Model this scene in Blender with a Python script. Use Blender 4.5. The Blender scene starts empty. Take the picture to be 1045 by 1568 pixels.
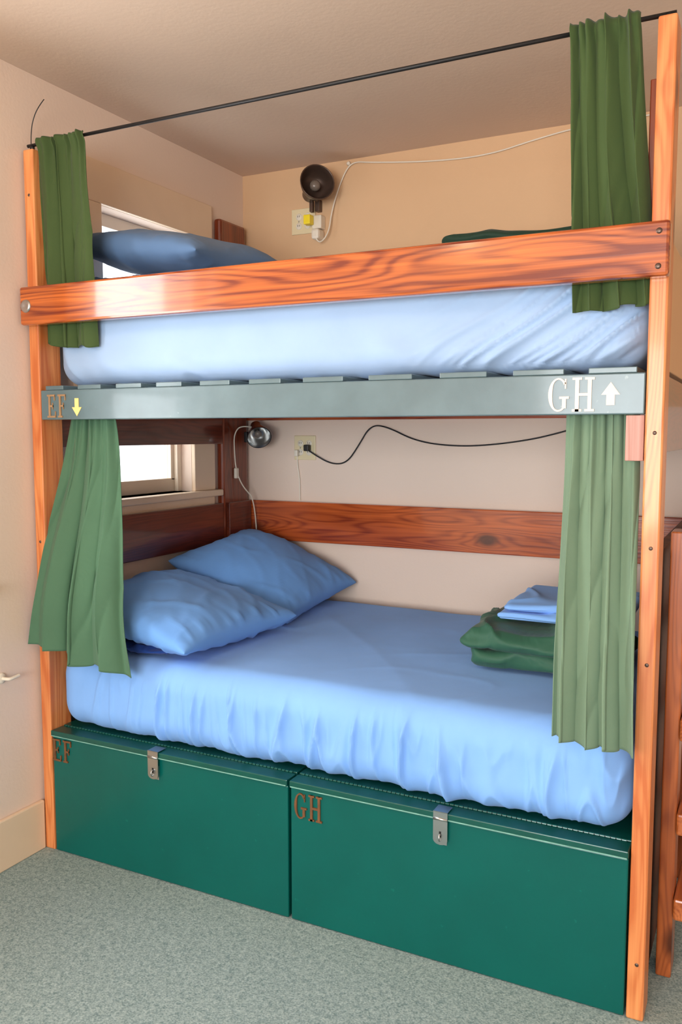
import bpy, bmesh, math, random
from mathutils import Vector, Matrix, Euler, noise
random.seed(4)
S = bpy.context.scene
COL = S.collection
try:
    S.view_settings.view_transform = 'Standard'
    S.view_settings.look = 'None'
except Exception:
    pass

# ------------------------------------------------------------------ materials
def srgb(r, g, b):
    def f(c):
        c /= 255.0
        return c/12.92 if c <= .04045 else ((c+.055)/1.055)**2.4
    return (f(r), f(g), f(b), 1)

def newmat(name):
    m = bpy.data.materials.new(name); m.use_nodes = True
    nt = m.node_tree; b = nt.nodes['Principled BSDF']
    return m, nt, b

def N(nt, t, **kw):
    n = nt.nodes.new(t)
    for k, v in kw.items():
        setattr(n, k, v)
    return n

def simple(name, col, rough=.5, metal=0, var=.06, scale=8, bump=0, bscale=200, coat=0, spec=.5, specks=None):
    m, nt, b = newmat(name)
    tc = N(nt, 'ShaderNodeTexCoord')
    no = N(nt, 'ShaderNodeTexNoise'); no.inputs['Scale'].default_value = scale; no.inputs['Detail'].default_value = 4
    nt.links.new(tc.outputs['Object'], no.inputs['Vector'])
    r = N(nt, 'ShaderNodeValToRGB')
    r.color_ramp.elements[0].position = .3; r.color_ramp.elements[1].position = .7
    r.color_ramp.elements[0].color = tuple(c*(1-var) for c in col[:3])+(1,)
    r.color_ramp.elements[1].color = tuple(min(1, c*(1+var)) for c in col[:3])+(1,)
    nt.links.new(no.outputs['Fac'], r.inputs['Fac'])
    out = r.outputs['Color']
    if specks:   # small paint chips / scuffs
        ns = N(nt, 'ShaderNodeTexNoise'); ns.inputs['Scale'].default_value = 45; ns.inputs['Detail'].default_value = 2
        nt.links.new(tc.outputs['Object'], ns.inputs['Vector'])
        rs = N(nt, 'ShaderNodeValToRGB')
        rs.color_ramp.elements[0].position = .74; rs.color_ramp.elements[0].color = (0, 0, 0, 1)
        rs.color_ramp.elements[1].position = .78; rs.color_ramp.elements[1].color = (.7, .7, .7, 1)
        nt.links.new(ns.outputs['Fac'], rs.inputs['Fac'])
        mx = N(nt, 'ShaderNodeMix', data_type='RGBA')
        nt.links.new(rs.outputs['Color'], mx.inputs[0]); nt.links.new(out, mx.inputs[6]); mx.inputs[7].default_value = specks
        out = mx.outputs[2]
    nt.links.new(out, b.inputs['Base Color'])
    b.inputs['Roughness'].default_value = rough
    b.inputs['Metallic'].default_value = metal
    b.inputs['Specular IOR Level'].default_value = spec
    if coat:
        b.inputs['Coat Weight'].default_value = coat
        b.inputs['Coat Roughness'].default_value = .08
    if bump:
        n2 = N(nt, 'ShaderNodeTexNoise'); n2.inputs['Scale'].default_value = bscale; n2.inputs['Detail'].default_value = 3
        nt.links.new(tc.outputs['Object'], n2.inputs['Vector'])
        bp = N(nt, 'ShaderNodeBump'); bp.inputs['Strength'].default_value = bump; bp.inputs['Distance'].default_value = .002
        nt.links.new(n2.outputs['Fac'], bp.inputs['Height'])
        nt.links.new(bp.outputs['Normal'], b.inputs['Normal'])
    return m

def wood(name, axis, light, dark, rough=.3, coat=.6, knots=True, kcol=None):
    m, nt, b = newmat(name)
    L = nt.links.new
    def math_(op, a, b_=None, c=None):
        n = N(nt, 'ShaderNodeMath', operation=op)
        for i, v in enumerate((a, b_, c)):
            if v is None: continue
            if hasattr(v, 'is_linked'): L(v, n.inputs[i])
            else: n.inputs[i].default_value = v
        return n.outputs[0]
    tc = N(nt, 'ShaderNodeTexCoord'); oi = N(nt, 'ShaderNodeObjectInfo')
    off = math_('MULTIPLY', oi.outputs['Random'], 37)
    add = N(nt, 'ShaderNodeVectorMath', operation='ADD')
    L(tc.outputs['Object'], add.inputs[0]); L(off, add.inputs[1])
    def mapping(l, p):
        mp = N(nt, 'ShaderNodeMapping')
        s = [p, p, p]; s[axis] = l
        mp.inputs['Scale'].default_value = s
        L(add.outputs[0], mp.inputs['Vector'])
        return mp.outputs[0]
    def noise_(vec, sc, det=2, dist=0):
        n = N(nt, 'ShaderNodeTexNoise'); n.inputs['Scale'].default_value = sc; n.inputs['Detail'].default_value = det
        n.inputs['Distortion'].default_value = dist
        L(vec, n.inputs['Vector']); return n.outputs['Fac']
    v = N(nt, 'ShaderNodeTexVoronoi'); v.inputs['Scale'].default_value = 1
    L(mapping(2.8, 5.0), v.inputs['Vector'])
    d = v.outputs['Distance']
    ring = noise_(mapping(.6, 7), 1.4, 1)
    ph = math_('MULTIPLY', ring, 110)
    if knots:
        ph = math_('ADD', ph, math_('DIVIDE', 4.0, math_('ADD', d, .12)))
    sn = math_('MULTIPLY_ADD', math_('SINE', ph), .5, .5)
    sn = math_('POWER', sn, 1.8)
    streak = noise_(mapping(2.0, 130), 1, 5)
    tone = noise_(mapping(1.1, 9), 1.2, 2, .2)
    mixv = math_('MULTIPLY_ADD', sn, .24, math_('MULTIPLY_ADD', streak, .70, math_('MULTIPLY_ADD', tone, 1.1, -.52)))
    r = N(nt, 'ShaderNodeValToRGB')
    r.color_ramp.elements[0].position = .15; r.color_ramp.elements[0].color = light
    r.color_ramp.elements[1].position = .75; r.color_ramp.elements[1].color = dark
    L(mixv, r.inputs['Fac'])
    out = r.outputs['Color']
    if knots:
        r2 = N(nt, 'ShaderNodeValToRGB')
        r2.color_ramp.elements[0].position = .09; r2.color_ramp.elements[0].color = (1, 1, 1, 1)
        r2.color_ramp.elements[1].position = .19; r2.color_ramp.elements[1].color = (0, 0, 0, 1)
        L(d, r2.inputs['Fac'])
        mx = N(nt, 'ShaderNodeMix', data_type='RGBA')
        L(math_('MULTIPLY', r2.outputs['Color'], .9), mx.inputs[0])
        L(out, mx.inputs[6]); mx.inputs[7].default_value = kcol or (dark[0]*.22, dark[1]*.2, dark[2]*.2, 1)
        out = mx.outputs[2]
    L(out, b.inputs['Base Color'])
    b.inputs['Roughness'].default_value = rough
    b.inputs['Coat Weight'].default_value = coat; b.inputs['Coat Roughness'].default_value = .08
    bp = N(nt, 'ShaderNodeBump'); bp.inputs['Strength'].default_value = .15; bp.inputs['Distance'].default_value = .0015
    L(mixv, bp.inputs['Height']); L(bp.outputs['Normal'], b.inputs['Normal'])
    return m

def fabric(name, col, rough=.85, wr=.25, wscale=7, sheen=.08, var=.04):
    m, nt, b = newmat(name)
    tc = N(nt, 'ShaderNodeTexCoord')
    no = N(nt, 'ShaderNodeTexNoise'); no.inputs['Scale'].default_value = 5; no.inputs['Detail'].default_value = 5
    nt.links.new(tc.outputs['Object'], no.inputs['Vector'])
    r = N(nt, 'ShaderNodeValToRGB')
    r.color_ramp.elements[0].position = .3; r.color_ramp.elements[1].position = .7
    r.color_ramp.elements[0].color = tuple(c*(1-var) for c in col[:3])+(1,)
    r.color_ramp.elements[1].color = tuple(min(1, c*(1+var)) for c in col[:3])+(1,)
    nt.links.new(no.outputs['Fac'], r.inputs['Fac']); nt.links.new(r.outputs['Color'], b.inputs['Base Color'])
    b.inputs['Roughness'].default_value = rough
    b.inputs['Sheen Weight'].default_value = sheen
    b.inputs['Specular IOR Level'].default_value = .2
    n2 = N(nt, 'ShaderNodeTexNoise'); n2.inputs['Scale'].default_value = wscale; n2.inputs['Detail'].default_value = 2
    n2.inputs['Distortion'].default_value = 1.2
    nt.links.new(tc.outputs['Object'], n2.inputs['Vector'])
    b1 = N(nt, 'ShaderNodeBump'); b1.inputs['Strength'].default_value = wr; b1.inputs['Distance'].default_value = .03
    nt.links.new(n2.outputs['Fac'], b1.inputs['Height'])
    n3 = N(nt, 'ShaderNodeTexNoise'); n3.inputs['Scale'].default_value = 500
    nt.links.new(tc.outputs['Object'], n3.inputs['Vector'])
    b2 = N(nt, 'ShaderNodeBump'); b2.inputs['Strength'].default_value = .12; b2.inputs['Distance'].default_value = .001
    nt.links.new(n3.outputs['Fac'], b2.inputs['Height']); nt.links.new(b1.outputs['Normal'], b2.inputs['Normal'])
    nt.links.new(b2.outputs['Normal'], b.inputs['Normal'])
    return m

M_wall = simple('wall_paint', srgb(230, 208, 190), .75, var=.015, scale=2, bump=.25, bscale=90)
M_wallshade = simple('wall_paint_warm_shade', srgb(214, 176, 136), .75, var=.015, scale=2, bump=.25, bscale=90)  # wall paint with the dimmer, warmer upper light mixed into its colour
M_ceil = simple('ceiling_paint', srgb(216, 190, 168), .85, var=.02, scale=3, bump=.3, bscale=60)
M_trim = simple('trim_paint', srgb(230, 204, 174), .4, var=.02)
M_sash = simple('sash_paint', srgb(238, 224, 202), .4, var=.02)
W_railx = wood('varnished_pine_rail', 0, srgb(220, 116, 44), srgb(112, 36, 12), rough=.25, coat=.8)
W_postz = wood('pine_post', 2, srgb(232, 156, 94), srgb(194, 104, 52), rough=.4, coat=.2)
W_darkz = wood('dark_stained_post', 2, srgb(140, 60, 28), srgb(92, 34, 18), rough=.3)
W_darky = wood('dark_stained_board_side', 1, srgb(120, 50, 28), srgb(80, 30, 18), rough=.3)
W_panel = wood('brown_end_panel', 2, srgb(112, 62, 36), srgb(74, 36, 22), rough=.6, coat=0)
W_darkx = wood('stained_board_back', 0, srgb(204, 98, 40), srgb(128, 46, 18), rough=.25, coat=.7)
W_block = wood('reddish_block_wood', 2, srgb(206, 166, 154), srgb(176, 122, 108), rough=.6, coat=0, knots=False)
M_plank = simple('grey_green_painted_plank', srgb(88, 110, 115), .36, var=.10, scale=12, bump=.15, bscale=50, coat=.3, specks=srgb(126, 144, 142))
M_chest = simple('teal_green_gloss_paint', srgb(0, 88, 80), .36, var=.06, scale=5, bump=.10, bscale=25, coat=.15, spec=.3, specks=srgb(10, 104, 92))
M_chestlid = simple('dark_green_lid_paint', srgb(2, 76, 66), .33, var=.12, scale=10, bump=.1, bscale=40, coat=.2)
M_trimlite = simple('worn_lid_edge', srgb(120, 170, 156), .4, var=.25, scale=30)
M_steel = simple('brushed_steel', srgb(190, 192, 192), .28, metal=1, var=.05)
M_black = simple('black_rubber', srgb(18, 17, 18), .5)
M_bronze = simple('dark_bronze', srgb(96, 78, 68), .35, metal=.6)
M_white = simple('white_plastic', srgb(226, 216, 198), .4, var=.02)
M_ivory = simple('ivory_plastic', srgb(224, 208, 168), .4, var=.02)
M_yellow = simple('yellow_plastic', srgb(240, 214, 40), .4, var=.02)
M_bulb = simple('grey_bulb', srgb(120, 108, 98), .25, var=.01)
M_letw = simple('cream_letter_paint', srgb(236, 216, 200), .5, var=.04, scale=40)
M_letgold = simple('gold_wood_letter', srgb(160, 126, 90), .5, var=.12, scale=40)
M_letyel = simple('yellow_arrow_paint', srgb(240, 212, 130), .5, var=.05, scale=40)
M_letbrown = simple('brown_wood_letter', srgb(112, 72, 40), .5, var=.2, scale=40)
F_sheet = fabric('blue_sheet', srgb(130, 178, 240), wr=.05, wscale=5)
F_sheet2 = fabric('pale_blue_sheet', srgb(158, 184, 216), wr=.06, wscale=5)
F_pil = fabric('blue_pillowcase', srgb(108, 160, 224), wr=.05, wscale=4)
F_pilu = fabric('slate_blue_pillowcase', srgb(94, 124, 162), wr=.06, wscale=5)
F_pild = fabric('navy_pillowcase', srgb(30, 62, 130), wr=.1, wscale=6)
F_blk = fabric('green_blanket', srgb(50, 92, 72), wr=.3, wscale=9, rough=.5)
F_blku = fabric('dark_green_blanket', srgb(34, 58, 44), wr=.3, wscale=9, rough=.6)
F_cur_u = fabric('olive_green_curtain', srgb(66, 84, 46), wr=.1, wscale=10)
F_cur_l = fabric('green_curtain', srgb(78, 112, 86), wr=.1, wscale=10)
F_cur_r = fabric('green_curtain_lit', srgb(112, 136, 112), wr=.1, wscale=10)  # lower curtain cloth again, its brighter lit look put into the colour

def carpet():
    m, nt, b = newmat('green_grey_carpet')
    tc = N(nt, 'ShaderNodeTexCoord')
    n1 = N(nt, 'ShaderNodeTexNoise'); n1.inputs['Scale'].default_value = 210; n1.inputs['Detail'].default_value = 3
    n2 = N(nt, 'ShaderNodeTexNoise'); n2.inputs['Scale'].default_value = 60; n2.inputs['Detail'].default_value = 5
    for n in (n1, n2): nt.links.new(tc.outputs['Object'], n.inputs['Vector'])
    mm = N(nt, 'ShaderNodeMath', operation='MULTIPLY_ADD'); mm.inputs[1].default_value = .7
    nt.links.new(n1.outputs['Fac'], mm.inputs[0])
    m3 = N(nt, 'ShaderNodeMath', operation='MULTIPLY'); m3.inputs[1].default_value = .3
    nt.links.new(n2.outputs['Fac'], m3.inputs[0]); nt.links.new(m3.outputs[0], mm.inputs[2])
    r = N(nt, 'ShaderNodeValToRGB')
    r.color_ramp.elements[0].position = .34; r.color_ramp.elements[0].color = srgb(108, 132, 132)
    r.color_ramp.elements[1].position = .66; r.color_ramp.elements[1].color = srgb(172, 190, 188)
    nt.links.new(mm.outputs[0], r.inputs['Fac']); nt.links.new(r.outputs['Color'], b.inputs['Base Color'])
    b.inputs['Roughness'].default_value = .95; b.inputs['Specular IOR Level'].default_value = .1
    bp = N(nt, 'ShaderNodeBump'); bp.inputs['Strength'].default_value = .5; bp.inputs['Distance'].default_value = .004
    nt.links.new(mm.outputs[0], bp.inputs['Height']); nt.links.new(bp.outputs['Normal'], b.inputs['Normal'])
    return m
M_carpet = carpet()
def glassmat():
    m, nt, b = newmat('window_glass')
    nt.nodes.remove(b)
    o = nt.nodes['Material Output']
    t = N(nt, 'ShaderNodeBsdfTransparent'); g = N(nt, 'ShaderNodeBsdfGlossy'); g.inputs['Roughness'].default_value = .02
    mx = N(nt, 'ShaderNodeMixShader'); mx.inputs[0].default_value = .06
    nt.links.new(t.outputs[0], mx.inputs[1]); nt.links.new(g.outputs[0], mx.inputs[2]); nt.links.new(mx.outputs[0], o.inputs['Surface'])
    return m
M_glass = glassmat()

# ------------------------------------------------------------------ mesh helpers
def empty(name, loc=(0, 0, 0)):
    e = bpy.data.objects.new(name, None); COL.objects.link(e); e.location = loc; e.empty_display_size = .1
    return e
def link(o, parent=None):
    COL.objects.link(o)
    if parent is not None:
        o.parent = parent
        o.matrix_parent_inverse = Matrix.Translation(parent.location).inverted()
    return o
def finish(bm, name, mat, parent=None, smooth=False, loc=None):
    me = bpy.data.meshes.new(name)
    bmesh.ops.recalc_face_normals(bm, faces=bm.faces)
    if loc is not None:
        bmesh.ops.translate(bm, verts=bm.verts, vec=-Vector(loc))
    bm.to_mesh(me); bm.free()
    if smooth:
        for p in me.polygons: p.use_smooth = True
    o = bpy.data.objects.new(name, me)
    if loc is not None: o.location = loc
    me.materials.append(mat)
    return link(o, parent)
def box(name, x0, x1, y0, y1, z0, z1, mat, parent=None, bev=.003):
    bm = bmesh.new()
    bmesh.ops.create_cube(bm, size=1)
    c = Vector(((x0+x1)/2, (y0+y1)/2, (z0+z1)/2))
    for v in bm.verts:
        v.co = Vector((v.co.x*(x1-x0), v.co.y*(y1-y0), v.co.z*(z1-z0)))+c
    if bev:
        bmesh.ops.bevel(bm, geom=bm.edges[:], offset=bev, segments=2, affect='EDGES', profile=.5)
    return finish(bm, name, mat, parent, loc=c)
def cyl(name, p0, p1, r, mat, parent=None, seg=20, r2=None):
    p0, p1 = Vector(p0), Vector(p1); d = p1-p0
    bm = bmesh.new()
    bmesh.ops.create_cone(bm, cap_ends=True, segments=seg, radius1=r, radius2=r if r2 is None else r2, depth=d.length)
    q = d.to_track_quat('Z', 'Y').to_matrix().to_4x4()
    bmesh.ops.transform(bm, matrix=Matrix.Translation((p0+p1)/2) @ q, verts=bm.verts)
    o = finish(bm, name, mat, parent, loc=(p0+p1)/2)
    for p in o.data.polygons: p.use_smooth = len(p.vertices) == 4
    return o
def lathe(name, prof, loc, direction, mat, parent=None, seg=32):
    bm = bmesh.new(); rings = []
    for r, z in prof:
        rings.append([bm.verts.new((r*math.cos(2*math.pi*i/seg), r*math.sin(2*math.pi*i/seg), z)) for i in range(seg)])
    for a, b in zip(rings, rings[1:]):
        for i in range(seg):
            bm.faces.new((a[i], a[(i+1) % seg], b[(i+1) % seg], b[i]))
    bmesh.ops.remove_doubles(bm, verts=bm.verts, dist=1e-5)
    q = Vector(direction).to_track_quat('Z', 'Y').to_matrix().to_4x4()
    bmesh.ops.transform(bm, matrix=Matrix.Translation(loc) @ q, verts=bm.verts)
    return finish(bm, name, mat, parent, smooth=True, loc=loc)
def cable(name, pts, r, mat, parent=None):
    cu = bpy.data.curves.new(name, 'CURVE'); cu.dimensions = '3D'; cu.bevel_depth = r; cu.bevel_resolution = 3
    sp = cu.splines.new('NURBS'); sp.points.add(len(pts)-1)
    for i, p in enumerate(pts): sp.points[i].co = (*p, 1)
    sp.use_endpoint_u = True; sp.order_u = 3; sp.resolution_u = 8
    cu.materials.append(mat)
    return link(bpy.data.objects.new(name, cu), parent)
def sst(a, b, x):
    t = max(0, min(1, (x-a)/(b-a))); return t*t*(3-2*t)
def soft_box(name, x0, x1, y0, y1, z0, z1, r, n, mat, parent=None, disp=None):
    nx, ny, nz = n
    bm = bmesh.new(); V = {}
    c = Vector(((x0+x1)/2, (y0+y1)/2, (z0+z1)/2)); h = Vector(((x1-x0)/2, (y1-y0)/2, (z1-z0)/2))
    def get(i, j, k):
        key = (i, j, k)
        if key not in V:
            p = Vector((-h.x+2*h.x*i/nx, -h.y+2*h.y*j/ny, -h.z+2*h.z*k/nz))
            q = Vector([max(-(h[a]-r), min(h[a]-r, p[a])) for a in range(3)])
            d = p-q
            nn = d.normalized() if d.length > 1e-9 else Vector((0, 0, 1))
            w = q+nn*r+c
            if disp: w = disp(w, nn)
            V[key] = bm.verts.new(w)
        return V[key]
    for i in range(nx):
        for j in range(ny):
            for k in (0, nz):
                bm.faces.new((get(i, j, k), get(i+1, j, k), get(i+1, j+1, k), get(i, j+1, k)))
    for i in range(nx):
        for k in range(nz):
            for j in (0, ny):
                bm.faces.new((get(i, j, k), get(i+1, j, k), get(i+1, j, k+1), get(i, j, k+1)))
    for j in range(ny):
        for k in range(nz):
            for i in (0, nx):
                bm.faces.new((get(i, j, k), get(i, j+1, k), get(i, j+1, k+1), get(i, j, k+1)))
    return finish(bm, name, mat, parent, smooth=True, loc=c)
def nz3(x, y, z): return noise.noise(Vector((x, y, z)))
def ridge(x, y, z, k=3.2):
    return max(0, 1-abs(nz3(x, y, z))*k)**2

# ------------------------------------------------------------------ room shell
XL, YB, ZC = -.06, 1.37, 2.72
XR, YF = 4.2, -4.6
T = .14
box('floor', XL-T, XR+T, YF-T, YB+T, -.1, 0, M_carpet, bev=0)
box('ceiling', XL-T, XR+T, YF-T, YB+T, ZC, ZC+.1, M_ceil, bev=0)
wb = empty('wall_back', (2, YB, 1.3))
box('wall_back_lower', XL-T, XR+T, YB, YB+T, 0, 1.60, M_wall, wb, bev=0)
box('wall_back_upper', XL-T, XR+T, YB, YB+T, 1.60, ZC, M_wallshade, wb, bev=0)  # upper part of the same wall, coloured darker for the dim light
box('wall_right', XR, XR+T, YF, YB, 0, ZC, M_wall, bev=0)
def wall_with_openings(name, axis, a0, a1, ops, c0, c1):
    bm = bmesh.new()
    def add(u0, u1, z0, z1):
        g = bmesh.ops.create_cube(bm, size=1)['verts']
        for v in g:
            u = (u0+u1)/2+v.co.x*(u1-u0); w = (c0+c1)/2+v.co.y*(c1-c0); z = (z0+z1)/2+v.co.z*(z1-z0)
            v.co = (w, u, z) if axis == 'y' else (u, w, z)
    cur = a0
    for (u0, u1, z0, z1) in ops:
        add(cur, u0, 0, ZC); add(u0, u1, 0, z0); add(u0, u1, z1, ZC); cur = u1
    add(cur, a1, 0, ZC)
    return finish(bm, name, M_wall)
W1 = (.37, .93, 1.24, 2.36)
W2 = (-1.20, -.41, 1.0, 2.36)
wall_with_openings('wall_left', 'y', YF, YB, [W2, W1], XL-T, XL)
WR = (.6, 3.2, .8, 2.3)
wall_with_openings('wall_front', 'x', XL-T, XR+T, [WR], YF-T, YF)

def left_window(name, o, cw=.155):
    y0, y1, z0, z1 = o
    e = empty(name, (XL, (y0+y1)/2, (z0+z1)/2))
    box('casing_head', XL, XL+.02, y0-cw, y1+cw, z1, z1+cw, M_trim, e)
    box('casing_side_a', XL, XL+.02, y0-cw, y0, z0, z1, M_trim, e)
    box('casing_side_b', XL, XL+.02, y1, y1+cw, z0, z1, M_trim, e)
    box('sill', XL-.1, XL+.045, y0-cw-.03, y1+cw+.03, z0-.03, z0, M_trim, e, .006)
    box('apron', XL, XL+.016, y0-cw, y1+cw, z0-.11, z0-.03, M_trim, e)
    xs0, xs1 = XL-.115, XL-.075; f = .05
    box('sash_bottom', xs0, xs1, y0, y1, z0, z0+f+.01, M_sash, e)
    box('sash_top', xs0, xs1, y0, y1, z1-f, z1, M_sash, e)
    box('sash_a', xs0, xs1, y0, y0+f, z0+f, z1-f, M_sash, e)
    box('sash_b', xs0, xs1, y1-f, y1, z0+f, z1-f, M_sash, e)
    box('stop_b', XL-.075, XL-.055, y1-.03, y1, z0, z1, M_sash, e)
    box('stop_a', XL-.075, XL-.055, y0, y0+.03, z0, z1, M_sash, e)
    box('meeting_rail', xs0, xs1, y0+f, y1-f, (z0+z1)/2-.02, (z0+z1)/2+.02, M_sash, e)
    box('glass', XL-.097, XL-.093, y0+f, y1-f, z0+f, z1-f, M_glass, e, 0)
left_window('window_1', W1)
left_window('window_2', W2)
e = empty('added_front_window', ((WR[0]+WR[1])/2, YF, 1.5))  # unseen opening behind the camera, added to let frontal light in
x0, x1, z0, z1 = WR
for nm, a in {'head': (x0-.12, x1+.12, z1, z1+.12), 'foot': (x0-.12, x1+.12, z0-.1, z0), 'side_a': (x0-.12, x0, z0, z1), 'side_b': (x1, x1+.12, z0, z1), 'mullion': ((x0+x1)/2-.04, (x0+x1)/2+.04, z0, z1)}.items():
    box(nm, a[0], a[1], YF-.02, YF+.02, a[2], a[3], M_trim, e)

box('baseboard_left', XL, XL+.018, YF, -.002, 0, .18, M_trim, bev=.005)
box('baseboard_back', 2.1, XR, YB-.018, YB, 0, .18, M_trim, bev=.005)
box('baseboard_right', XR-.018, XR, YF, YB-.02, 0, .18, M_trim, bev=.005)

# small lever handle on the left wall
wh = empty('wall_hook', (XL, -.15, .67))
lathe('rosette', [(0, .008), (.014, .008), (.018, .004), (.019, 0)], (XL, -.16, .668), (1, 0, 0), M_white, wh, 20)
cable('lever', [(XL+.004, -.16, .668), (XL+.03, -.16, .668), (XL+.035, -.145, .668), (XL+.035, -.115, .672)], .006, M_white, wh)

# ------------------------------------------------------------------ bunk bed frame
bed = empty('bunk_bed', (1.0, .65, 0))
PX0, PX1 = 1.977, 2.02
box('post_front_left', -.047, -.002, 0, .10, 0, 2.45, W_postz, bed, .004)
box('post_front_right', PX0, PX1, 0, .09, 0, 2.46, W_postz, bed, .005)
box('post_inner_right', 1.958, PX0-.001, .05, .14, 1.97, 2.34, W_darkz, bed)
box('post_back_left', -.058, -.02, 1.12, 1.33, 0, 2.47, W_darkz, bed, .012)
box('post_back_right', PX0, PX1, 1.22, 1.33, 0, 2.3, W_darkz, bed, .006)
box('guard_rail', -.042, 2.024, -.042, -.001, 1.863, 1.99, W_railx, bed, .008)
box('platform_plank', .0, PX0-.002, .0, .036, 1.545, 1.645, M_plank, bed, .003)
box('platform_block', 1.932, PX0-.002, .005, .045, 1.432, 1.543, W_block, bed, .002)
box('side_rail_left', -.056, -.02, .101, 1.119, 1.45, 1.645, W_darky, bed)
box('side_rail_right', PX0, PX1-.01, .095, 1.219, 1.45, 1.645, W_darky, bed)
box('end_panel_lower', PX0, PX1-.015, .095, 1.219, .02, 1.19, W_panel, bed)
box('end_panel_upper', PX0, PX1-.015, .095, 1.219, 1.66, 1.99, M_wallshade, bed)
box('side_board_left', -.056, -.02, .101, 1.119, .985, 1.175, W_darky, bed)
box('side_board_left_corner', -.019, .0, 1.14, 1.325, .985, 1.175, W_darky, bed)
box('back_board', -.056, PX1, 1.331, 1.368, .985, 1.175, W_darkx, bed, .004)
box('platform_back_rail', -.056, PX1, 1.331, 1.368, 1.56, 1.645, W_darkx, bed, .004)
box('guard_rail_back', -.056, PX1, 1.331, 1.368, 1.86, 1.99, W_darkx, bed, .004)
sx = [(.02, .10), (.165, .265), (.33, .435), (.495, .595), (.665, .775), (.845, .955), (1.03, 1.16), (1.24, 1.37), (1.45, 1.58), (1.65, 1.78), (1.84, 1.955)]
for i, (a, b_) in enumerate(sx):
    box('slat_%d' % (i+1), a, b_, .003, 1.33, 1.6455, 1.660, M_plank, bed, .002)
for i, (bx, bz) in enumerate([(-.012, 1.925), (2.0, 1.965), (2.0, 1.885)]):
    lathe('bolt_%d' % i, [(0, .003), (.003, .003), (.006, .002), (.007, 0)] if i else [(0, .003), (.008, .003), (.012, .006), (.02, .004), (.022, 0)],
          (bx, -.0425, bz), (0, -1, 0), M_steel if i == 0 else M_bronze, bed)
for i, (bx, bz) in enumerate([(2.0, 1.50), (2.0, 1.22), (2.0, .93), (2.0, .15), (-.025, 1.12), (-.025, 2.3)]):
    lathe('screw_%d' % i, [(0, .001), (.004, .001), (.005, 0)], (bx, -.0005, bz), (0, -1, 0), M_bronze, bed, 12)

# letters
def glyph(ch):
    P = []
    def b(x0, x1, y0, y1): P.append([(x0, y0), (x1, y0), (x1, y1), (x0, y1)])
    if ch in 'EF':
        b(.13, .29, 0, 1); b(0, .74, .92, 1); b(.29, .54, .46, .54); b(.67, .74, .74, .95); b(.48, .54, .36, .64)
        if ch == 'E': b(0, .8, 0, .08); b(.73, .8, .05, .27)
        else: b(0, .42, 0, .08)
    elif ch == 'H':
        b(.12, .28, 0, 1); b(.64, .80, 0, 1); b(.28, .64, .46, .54)
        for s in (0, .52):
            b(s, s+.4, 0, .07); b(s, s+.4, .93, 1)
    elif ch == 'G':
        n = 28
        for i in range(n):
            a0 = math.radians(42+(318-42)*i/n); a1 = math.radians(42+(318-42)*(i+1)/n)
            def ring(a, o):
                th = .06+.11*abs(math.cos(a))**1.5
                rx, ry = (.42, .5) if o else (.42-th, .5-.05-.02*abs(math.cos(a)))
                return (.44+rx*math.cos(a), .5+ry*math.sin(a))
            P.append([ring(a0, 1), ring(a1, 1), ring(a1, 0), ring(a0, 0)])
        b(.60, .76, .1, .42); b(.48, .88, .38, .45); b(.70, .76, .68, .97)
    elif ch == '^':
        P.append([(0, .45), (.8, .45), (.4, 1)]); b(.22, .58, 0, .45)
    elif ch == 'v':
        P.append([(0, .5), (.4, 0), (.8, .5)]); b(.24, .56, .5, 1)
    return P
def letter(ch, x, z, h, yface, mat, parent, name, wf=1.0, th=.006):
    bm = bmesh.new()
    for k, poly in enumerate(glyph(ch)):
        e_ = .0001*(k % 3)
        f = [bm.verts.new((x+px*h*wf, yface-th-e_, z+pz*h)) for px, pz in poly]
        g = [bm.verts.new((x+px*h*wf, yface-.0003, z+pz*h)) for px, pz in poly]
        n = len(poly)
        bm.faces.new(f); bm.faces.new(g[::-1])
        for i in range(n): bm.faces.new((f[i], g[i], g[(i+1) % n], f[(i+1) % n]))
    return finish(bm, name, mat, parent)
letter('E', .032, 1.552, .078, 0, M_letgold, bed, 'letter_e', .6, .004)
letter('F', .080, 1.552, .078, 0, M_letgold, bed, 'letter_f', .6, .004)
letter('v', .142, 1.556, .060, 0, M_letyel, bed, 'arrow_down', .9, .002)
letter('G', 1.742, 1.553, .084, 0, M_letw, bed, 'letter_g', .72, .003)
letter('H', 1.803, 1.553, .084, 0, M_letw, bed, 'letter_h', .70, .003)
letter('^', 1.873, 1.568, .056, 0, M_letw, bed, 'arrow_up', 1.0, .002)

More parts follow.
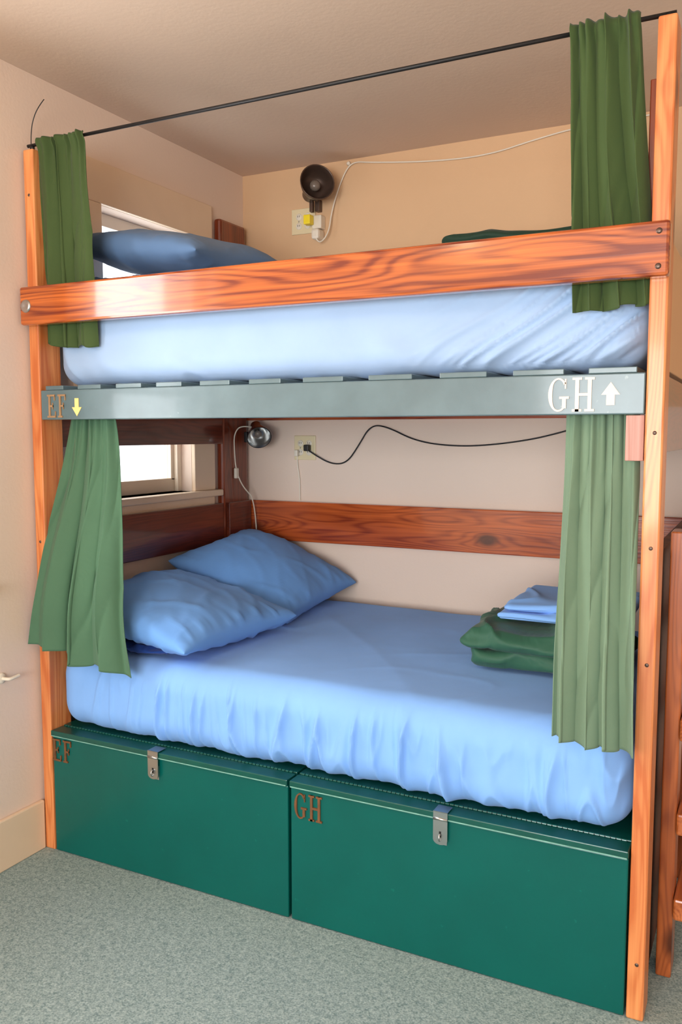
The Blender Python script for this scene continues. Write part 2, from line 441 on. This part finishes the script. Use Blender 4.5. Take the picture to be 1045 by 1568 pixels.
# ------------------------------------------------------------------ chests
def chest(name, x0, x1, hx, txt, tx, tz):
    e = empty(name, ((x0+x1)/2, .6, 0))
    box('body', x0, x1, 0.0, 1.30, .002, .425, M_chest, e, .004)
    box('lid_front', x0-.001, x1+.001, -.008, .05, .427, .447, M_chestlid, e, .003)
    box('lid_top', x0-.001, x1+.001, .055, 1.30, .427, .449, M_chestlid, e, .003)
    box('lid_edge_strip', x0+.003, x1-.003, -.0095, -.0075, .4275, .4305, M_trimlite, e, 0)
    bm = bmesh.new()
    n = 70
    for i in range(n):
        a = x0+.01+(x1-x0-.02)*i/n; w = (x1-x0-.02)/n*.8
        g = bmesh.ops.create_cone(bm, cap_ends=True, segments=10, radius1=.004, radius2=.004, depth=w)['verts']
        bmesh.ops.transform(bm, matrix=Matrix.Translation((a+w/2, .0525, .448)) @ Matrix.Rotation(math.pi/2, 4, 'Y'), verts=g)
    finish(bm, 'piano_hinge', M_chestlid, e)
    bm = bmesh.new()
    w = .021
    outline = [(-w, .452), (w, .452), (w, .37)]
    for i in range(9):
        a = -math.pi*i/8; outline.append((w*math.cos(a), .37+.014*math.sin(a)))
    outline.append((-w, .37))
    f = [bm.verts.new((hx+a, -.0135, b)) for a, b in outline]; g = [bm.verts.new((hx+a, -.0105, b)) for a, b in outline]
    bm.faces.new(f); bm.faces.new(g[::-1])
    for i in range(len(f)): bm.faces.new((f[i], g[i], g[(i+1) % len(f)], f[(i+1) % len(f)]))
    finish(bm, 'hasp_plate', M_steel, e)
    box('hasp_top', hx-w, hx+w, -.0135, .03, .449, .452, M_steel, e, .001)
    cyl('hasp_hinge', (hx-w, -.012, .43), (hx+w, -.012, .43), .0045, M_steel, e)
    box('hasp_base', hx-w*.8, hx+w*.8, -.003, .0, .352, .40, M_steel, e, .001)
    box('hasp_slot', hx-.003, hx+.003, -.0145, -.013, .378, .395, M_black, e, 0)
    bm = bmesh.new()
    R, r_ = .009, .0025
    rings = []
    for i in range(16):
        a = 2*math.pi*i/16
        rings.append([bm.verts.new((hx+r_*math.sin(b), -.016-(R+r_*math.cos(b))*math.sin(a)*.8, .378+(R+r_*math.cos(b))*math.cos(a))) for b in [2*math.pi*k/8 for k in range(8)]])
    for i in range(16):
        A, B = rings[i], rings[(i+1) % 16]
        for k in range(8): bm.faces.new((A[k], A[(k+1) % 8], B[(k+1) % 8], B[k]))
    finish(bm, 'staple', M_steel, e, smooth=True)
    for i, ch in enumerate(txt):
        letter(ch, tx+i*.05, tz, .08, 0, M_letbrown, e, 'letter_'+ch.lower(), .62, .005)
    return e
chest('storage_chest', .004, .974, .464, 'EF', .006, .338)
chest('storage_chest', .984, 1.972, 1.472, 'GH', .998, .333)

# ------------------------------------------------------------------ mattresses
def dispL(p, n):
    x, y, z = p
    q = p.copy()
    if n.z > .2:
        q.z += .005*nz3(x*2.2, y*2.2, 3)*n.z+.002*nz3(x*6, y*6, 1)*n.z
        q.z += .003*ridge(x*1.4+y*1.2, y*1.1, 8, 4)*n.z+.002*ridge(x*3-y*2.6, y*2.0+x, 18, 4)*n.z*sst(.5, 1.5, x)
    fy = max(0, -n.y)
    if fy > 0:
        fy = min(1, fy*1.6)
        w = sst(.715, .60, z+.05*nz3(x*5, 0, 1))*sst(.1, .4, x)*fy
        sk = (z-.6)*2.4*nz3(x*1.1, 0, 2)*2
        a = ridge(x*6.5+sk, z*1.6, 2.3, 6); b = ridge(x*12+sk*2, z*2.4, 7.1, 5); c = nz3(x*9+sk, z*1.2, 5)
        f_ = ridge(x*20+sk*3, z*3.0, 12.1, 4.5)
        q.y -= w*(.026*a+.014*b+.006*f_+.010*c-.005)
        q.y += fy*.010*nz3(x*1.5, 0, 4)
    fz = max(0, -n.z)
    q.z += fz*.010*nz3(x*9, y*2, 2)+max(0, -n.y)*sst(.57, .46, z)*.014*nz3(x*12, 0, 9)
    q.z = max(q.z, .4530)
    fx = max(0, n.x)
    if fx > .2: q.x = min(q.x+fx*.006*nz3(y*14, z*2, 2), 1.974)
    return q
soft_box('mattress', .003, 1.970, .018, 1.322, .4540, .735, .095, (420, 90, 36), F_sheet, disp=dispL)
def dispU(p, n):
    x, y, z = p
    q = p.copy()
    fy = max(0, -n.y)
    if fy > 0:
        wr = sst(1.3, 1.6, x)
        u = (x-1.9)*.70-(z-1.7)*1.15+.05*nz3(x*3, z*3, 4)
        q.y -= fy*wr*(.022*ridge(u*12, x*1.0, 3, 4.5)+.011*ridge(u*26, x*1.6, 5, 4)-.010)
        wl = sst(1.86, 1.72, z)*(1-wr)
        q.y -= fy*wl*(.014*ridge(x*4+z*3, z*2, 6, 4))
        q.y += fy*.010*nz3(x*1.7, z*2, 11)
    fz = max(0, -n.z)
    q.z += fz*.004*nz3(x*6, y*3, 2)
    q.z = max(q.z, 1.6610)
    return q
soft_box('mattress', .004, 1.970, .062, 1.322, 1.6635, 1.94, .075, (300, 60, 34), F_sheet2, disp=dispU)

# ------------------------------------------------------------------ pillows
def pillow(name, c, a, b, t, rot, mat, seed=0, n=64, wr=1.0, zmin=.746):
    bm = bmesh.new(); R = Euler([math.radians(r) for r in rot]).to_matrix()
    def pt(u, v, s):
        x = a*u*(1-.07*(1-v*v)); y = b*v*(1-.06*(1-u*u))
        e1 = max(0, 1-u*u); e2 = max(0, 1-v*v)
        hh = t*(e1*e2)**.40*(1+.14*nz3(u*1.2+seed, v*1.2, s))
        cr = ridge(u*1.3+seed, v*1.9+s, seed*1.7, 4)*.006+ridge((u+v)*1.6, (u-v)*.7, seed+4, 5)*.006
        edge = ridge(u*4+seed, v*.6, s, 4)*abs(v)**4+ridge(v*4+seed, 7+u*.6, s, 4)*abs(u)**4
        hh += wr*(cr-.003+.012*edge)*min(1, 3*(e1*e2)**.5)
        droop = .02*nz3(u*1.1, v*1.1, seed+9)
        w = Vector(c)+R @ Vector((x, y, s*hh+droop))
        w.z = max(w.z, zmin+(.002 if s > 0 else 0))
        return w
    g = {}
    for s in (1, -1):
        for i in range(n+1):
            for j in range(n+1):
                if s == -1 and (i in (0, n) or j in (0, n)): g[(i, j, s)] = g[(i, j, 1)]; continue
                u = -math.cos(math.pi*i/n); v = -math.cos(math.pi*j/n)
                g[(i, j, s)] = bm.verts.new(pt(u, v, s))
        for i in range(n):
            for j in range(n):
                f = (g[(i, j, s)], g[(i+1, j, s)], g[(i+1, j+1, s)], g[(i, j+1, s)])
                bm.faces.new(f)
    return finish(bm, name, mat, smooth=True, loc=c)
pillow('pillow', (.310, .345, .848), .31, .325, .095, (0, 10, -4), F_pil, 1)
pillow('pillow', (.290, .995, .890), .30, .325, .10, (6, 21, 3), F_pil, 5, wr=.7)
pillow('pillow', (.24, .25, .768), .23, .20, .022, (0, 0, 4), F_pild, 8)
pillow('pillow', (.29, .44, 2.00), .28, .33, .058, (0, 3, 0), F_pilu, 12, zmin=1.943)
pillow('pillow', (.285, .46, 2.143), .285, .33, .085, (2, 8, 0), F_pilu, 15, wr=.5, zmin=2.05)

# ------------------------------------------------------------------ blankets
def folded(name, x0, x1, y0, y1, z0, layers, th, mat, seed, amp=.012):
    e = empty(name, ((x0+x1)/2, (y0+y1)/2, z0))
    z = z0
    for k in range(layers):
        dx = .02*math.sin(k*2.1+seed); dy = .025*math.sin(k*1.3+seed)
        def dd(p, n, k=k):
            q = p.copy()
            d = amp*nz3(p.x*6+k*3, p.y*6, seed)+amp*1.1*(ridge(p.x*5+p.y*3, p.y*4-p.x*2, seed+k, 4)-.25)
            q.z += d*(1 if n.z > -.2 else .3)
            q.x += n.x*amp*2.2*nz3(p.y*5, p.z*20, seed+k); q.y += n.y*amp*2.2*nz3(p.x*5, p.z*20, seed+k+3)
            q.z = max(q.z, z0)
            return q
        soft_box('fold_%d' % (k+1), x0+dx, x1+dx, y0+dy, y1+dy, z, z+th, th*.49, (64, 64, 12), mat, e, dd)
        z += th*.93
    return e
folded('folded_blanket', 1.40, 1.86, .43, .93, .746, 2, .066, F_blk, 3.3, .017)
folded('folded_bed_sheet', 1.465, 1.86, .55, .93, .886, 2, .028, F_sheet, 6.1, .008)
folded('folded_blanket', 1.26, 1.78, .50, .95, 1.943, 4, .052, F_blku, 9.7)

# ------------------------------------------------------------------ curtains
def curtain(name, tx, tz, bx, bz, ty, by, at, ab, folds, mat, seed, header=0.0, power=1.0, bzvar=.015):
    NR, NS = 110, 240
    bm = bmesh.new(); rows = []
    rnd = random.Random(int(seed*10))
    K = int(folds*2)+3
    amps = [rnd.uniform(.35, 1.25) for _ in range(K)]
    def ampk(t):
        t = max(0, min(K-1.001, t)); i = int(t); f = t-i; f = f*f*(3-2*f)
        return amps[i]*(1-f)+amps[i+1]*f
    for j in range(NR+1):
        q = j/NR; row = []
        for i in range(NS+1):
            s = i/NS
            qq = q**power
            zb = bz[0]+(bz[1]-bz[0])*s+bzvar*nz3(s*3.5, seed, 0)+bzvar*.15*math.sin(2*math.pi*folds*s)
            z = tz+header+(zb-tz-header)*q
            xa = tx[0]+(bx[0]-tx[0])*qq; xb = tx[1]+(bx[1]-tx[1])*qq
            am = at+(ab-at)*sst(0, .8, q)
            t = folds*(s+.13*nz3(s*3.1, seed, .5)+.05*nz3(s*2, q*1.3, seed))
            ph = 2*math.pi*t+1.3*nz3(q*1.3, s*1.6, seed)
            amv = am*ampk(t*1.6+.3+.5*nz3(q*1.2, s, seed+5))
            x = xa+(xb-xa)*s+.4*amv*math.sin(2*ph+.4)*min(1, min(s, 1-s)*5)
            y = ty+(by-ty)*sst(0, .9, q)+amv*math.sin(ph)
            g = (1-q)**4
            y += .007*g*math.sin(2*math.pi*folds*2.3*s+3*nz3(s*4, seed, 2)+seed)
            y += .006*ridge(s*5+q*1.5, q*1.2, seed+7, 4)*sst(0, .3, q)
            y += .004*nz3(s*6, q*4, seed+7)
            if header:
                y += .0035*math.sin(2*math.pi*folds*3.3*s)*sst(.12, 0, q)
                d = (z-tz)
                y -= .010*math.exp(-(d/.014)**2)+.002
                z += .006*nz3(s*12, seed, 1)*sst(.03, 0, q)
            row.append(bm.verts.new((x, y, z)))
        rows.append(row)
    for a, b_ in zip(rows, rows[1:]):
        for i in range(NS): bm.faces.new((a[i], a[i+1], b_[i+1], b_[i]))
    o = finish(bm, name, mat, smooth=True)
    mo = o.modifiers.new('cloth_thickness', 'SOLIDIFY'); mo.thickness = .0025; mo.offset = 0
    return o
RODY, RODZ = .022, 2.468
curtain('curtain', (.0, .212), RODZ, (.0, .232), (1.80, 1.785), RODY-.006, .030, .010, .021, 3.2, F_cur_u, 1.3, header=.010, power=.7)
curtain('curtain', (1.775, 1.935), RODZ, (1.795, 1.990), (1.80, 1.81), RODY-.006, .026, .011, .022, 3.2, F_cur_u, 4.1, header=.016, power=1.1)
curtain('curtain', (.078, .262), 1.585, (-.040, .405), (.76, .705), .065, -.062, .009, .036, 3.3, F_cur_l, 7.7, power=.95, bzvar=.03)
curtain('curtain', (1.775, 1.955), 1.585, (1.780, 1.985), (.725, .715), .066, -.050, .012, .028, 3.8, F_cur_r, 2.9, power=1)

rod = empty('curtain_rod', (1, RODY, RODZ))
cyl('rod', (-.045, RODY, RODZ), (2.015, RODY, RODZ), .0055, M_black, rod)
for i, x in enumerate((-.025, 2.0)):
    cyl('rod_bracket_%d' % i, (x, RODY, 2.45), (x, RODY, RODZ), .008, M_black, rod)
cable('tie_wire', [(-.03, RODY, RODZ), (-.03, RODY, RODZ+.05), (-.01, RODY, RODZ+.1), (.02, RODY, RODZ+.13), (.035, RODY, RODZ+.14)], .0016, M_black, rod)

# ------------------------------------------------------------------ outlets, lamps, cords
def outlet(name, x, z, w, h, gangs):
    e = empty(name, (x, YB, z))
    y = YB
    box('plate', x-w/2, x+w/2, y-.007, y, z-h/2, z+h/2, M_ivory, e, .003)
    for g in range(gangs):
        gx = x+(g-(gangs-1)/2)*.046
        for s in (-1, 1):
            lathe('socket_%d_%d' % (g, s), [(0, .0025), (.013, .0025), (.0145, .0015), (.0155, 0)], (gx, y-.007, z+s*.021), (0, -1, 0), M_white, e, 24)
            for d in (-.005, .005):
                box('slot', gx+d-.001, gx+d+.001, y-.0102, y-.0092, z+s*.021-.002, z+s*.021+.006, M_black, e, 0)
        lathe('screw_%d' % g, [(0, .001), (.003, .001), (.0035, 0)], (gx, y-.007, z), (0, -1, 0), M_steel, e, 10)
    return e
outlet('wall_outlet', .275, 2.475, .125, .115, 2)
outlet('wall_outlet', .278, 1.43, .115, .115, 2)

def clamp_lamp(name, base, head, d, size, mshade, mclamp, wallp):
    e = empty(name, head)
    d = Vector(d).normalized(); H = Vector(head)
    s = size
    prof = [(.0, -.72*s), (.20*s, -.72*s), (.25*s, -.68*s), (.27*s, -.25*s), (.34*s, -.16*s), (.44*s, 0), (.52*s, .22*s), (.55*s, .42*s), (.565*s, .43*s),
            (.545*s, .41*s), (.50*s, .22*s), (.42*s, .02*s), (.30*s, -.12*s), (.0, -.14*s)]
    lathe('shade', prof, head, d, mshade, e)
    lathe('bulb', [(0, .26*s), (.10*s, .24*s), (.17*s, .17*s), (.18*s, .08*s), (.12*s, -.02*s), (.1*s, -.12*s)], head, d, M_bulb, e, 20)
    lathe('rim', [(.555*s, .41*s), (.58*s, .42*s), (.565*s, .44*s), (.545*s, .42*s)], head, d, mclamp, e)
    back = H-d*.3*s
    cable('arm', [tuple(back), tuple((back+Vector(base))/2+Vector((0, -.01, .01))), tuple(base)], .006, mclamp, e)
    bx, by, bz = base
    wx, wy, wz = wallp
    box('clamp_jaw_a', min(bx, wx)-.012, max(bx, wx)+.012, min(by, wy)-.006, max(by, wy), bz-.04, bz+.012, mclamp, e, .003)
    box('clamp_jaw_b', bx-.03, bx-.014, by-.025, by-.005, bz-.045, bz+.005, mclamp, e, .003)
    lathe('knuckle', [(0, .012), (.008, .010), (.012, 0), (.008, -.010), (0, -.012)], tuple(back), (0, 0, 1), mclamp, e, 16)
    return e
clamp_lamp('clamp_lamp', (.36, 1.345, 2.545), (.395, 1.25, 2.585), (.66, -.72, .12), .135, M_bronze, M_bronze, (.36, 1.369, 2.545))
clamp_lamp('clamp_lamp', (.03, 1.29, 1.50), (.095, 1.24, 1.50), (.55, -.6, -.5), .10, M_steel, M_black, (.03, 1.331, 1.5))

plug = empty('plug_adapter', (.35, YB-.02, 2.46))
box('adapter_body', .340, .388, YB-.045, YB, 2.425, 2.485, M_white, plug, .005)
box('yellow_plug', .318, .352, YB-.085, YB-.046, 2.44, 2.482, M_yellow, plug, .004)
box('white_plug', .345, .385, YB-.065, YB, 2.375, 2.423, M_white, plug, .012)
cord = empty('lamp_cord', (.6, YB, 2.6))
cable('cord', [(.37, YB-.06, 2.38), (.38, YB-.05, 2.35), (.42, YB-.03, 2.40), (.43, YB-.02, 2.50), (.46, YB-.01, 2.60), (.50, YB-.01, 2.68), (.54, YB-.008, 2.705), (.62, YB-.008, 2.69), (.9, YB-.008, 2.655), (1.15, YB-.008, 2.645), (1.35, YB-.008, 2.68), (1.55, YB-.008, 2.705), (1.8, YB-.008, 2.705)], .0032, M_white, cord)
for i, x in enumerate((.51, 1.55)):
    lathe('cord_hook_%d' % i, [(0, .02), (.006, .018), (.01, .01), (.006, 0)], (x, YB, 2.70), (0, -1, 0), M_white, cord, 14)
c2 = empty('black_power_cord', (.6, YB, 1.45))
cable('cord', [(.30, YB-.03, 1.425), (.34, YB-.03, 1.40), (.42, YB-.01, 1.355), (.50, YB-.008, 1.36), (.56, YB-.008, 1.44), (.62, YB-.008, 1.535), (.70, YB-.008, 1.53), (.85, YB-.008, 1.46), (1.05, YB-.008, 1.44), (1.25, YB-.008, 1.455), (1.45, YB-.008, 1.49), (1.62, YB-.008, 1.545)], .0032, M_black, c2)
box('plug', .288, .314, YB-.04, YB-.0105, 1.415, 1.445, M_black, c2, .004)
c3 = empty('white_lamp_cord', (.02, 1.3, 1.4))
cable('cord', [(.08, 1.27, 1.52), (.02, 1.22, 1.54), (-.012, 1.20, 1.50), (-.012, 1.20, 1.42), (-.01, 1.21, 1.32), (.01, 1.24, 1.24), (.04, 1.30, 1.18), (.03, 1.325, .98)], .003, M_white, c3)
box('inline_switch', -.018, -.002, 1.20, 1.225, 1.285, 1.335, M_white, c3, .005)
c4 = empty('white_extension_cord', (.2, YB, 1.3))
cable('cord', [(.24, YB-.01, 1.41), (.235, YB-.006, 1.36), (.25, YB-.006, 1.28), (.25, YB-.006, 1.20), (.25, YB-.006, 1.18)], .003, M_white, c4)
box('cord_end', .232, .25, YB-.03, YB-.0105, 1.39, 1.42, M_white, c4, .003)

# ------------------------------------------------------------------ ladder at the right end
lad = empty('bunk_ladder', (2.05, .5, 0))
W_ladz = wood('ladder_pine', 2, srgb(192, 104, 50), srgb(140, 66, 28), rough=.35, coat=.4)
W_lady = wood('ladder_rung_pine', 1, srgb(206, 118, 60), srgb(150, 72, 32), rough=.35, coat=.4)
box('rail_front', 2.024, 2.064, .22, .31, 0, 1.24, W_ladz, lad, .004)
box('rail_back', 2.024, 2.064, .80, .89, 0, 1.24, W_ladz, lad, .004)
for i, z in enumerate((.18, .42, .68, .94, 1.16)):
    box('rung_%d' % i, 2.065, 2.10, .20, .91, z, z+.06, W_lady, lad, .006)

# ------------------------------------------------------------------ camera
cam = bpy.data.cameras.new('camera'); co = bpy.data.objects.new('camera', cam); COL.objects.link(co)
co.location = (2.25, -2.175, 1.5)
co.rotation_euler = (math.radians(90-5.3), 0, math.radians(26.7))
cam.sensor_fit = 'VERTICAL'; cam.sensor_height = 36; cam.lens = 1305/1568*36
cam.clip_start = .02
S.camera = co

# ------------------------------------------------------------------ lights
w = bpy.data.worlds.new('sky'); S.world = w; w.use_nodes = True
bg = w.node_tree.nodes['Background']; bg.inputs['Color'].default_value = (.93, .97, 1, 1); bg.inputs['Strength'].default_value = 2.4
def area(name, loc, rot, sx_, sy_, power, col):
    l = bpy.data.lights.new(name, 'AREA'); l.shape = 'RECTANGLE'; l.size = sx_; l.size_y = sy_; l.energy = power; l.color = col
    o = bpy.data.objects.new(name, l); COL.objects.link(o); o.location = loc; o.rotation_euler = [math.radians(a) for a in rot]
    return o
area('front_window_fill', (1.9, YF-.2, 1.45), (86, 0, 0), 2.6, 1.4, 190, (.95, .975, 1))  # added soft frontal fill, shining through the unseen window behind the camera
area('daylight_left_window', (-.35, -.805, 1.7), (90, 0, -90), .8, 1.3, 34, (.95, .97, 1))
area('daylight_bunk_window', (-.35, .65, 1.8), (90, 0, -90), .56, 1.1, 6, (.95, .97, 1))
pl = bpy.data.lights.new('warm_fill_point', 'POINT'); pl.energy = 17; pl.color = (1, .66, .38); pl.shadow_soft_size = .14  # added warm fill light up high, no fixture seen
po = bpy.data.objects.new('warm_fill_point', pl); COL.objects.link(po); po.location = (.95, -1.75, 2.5)
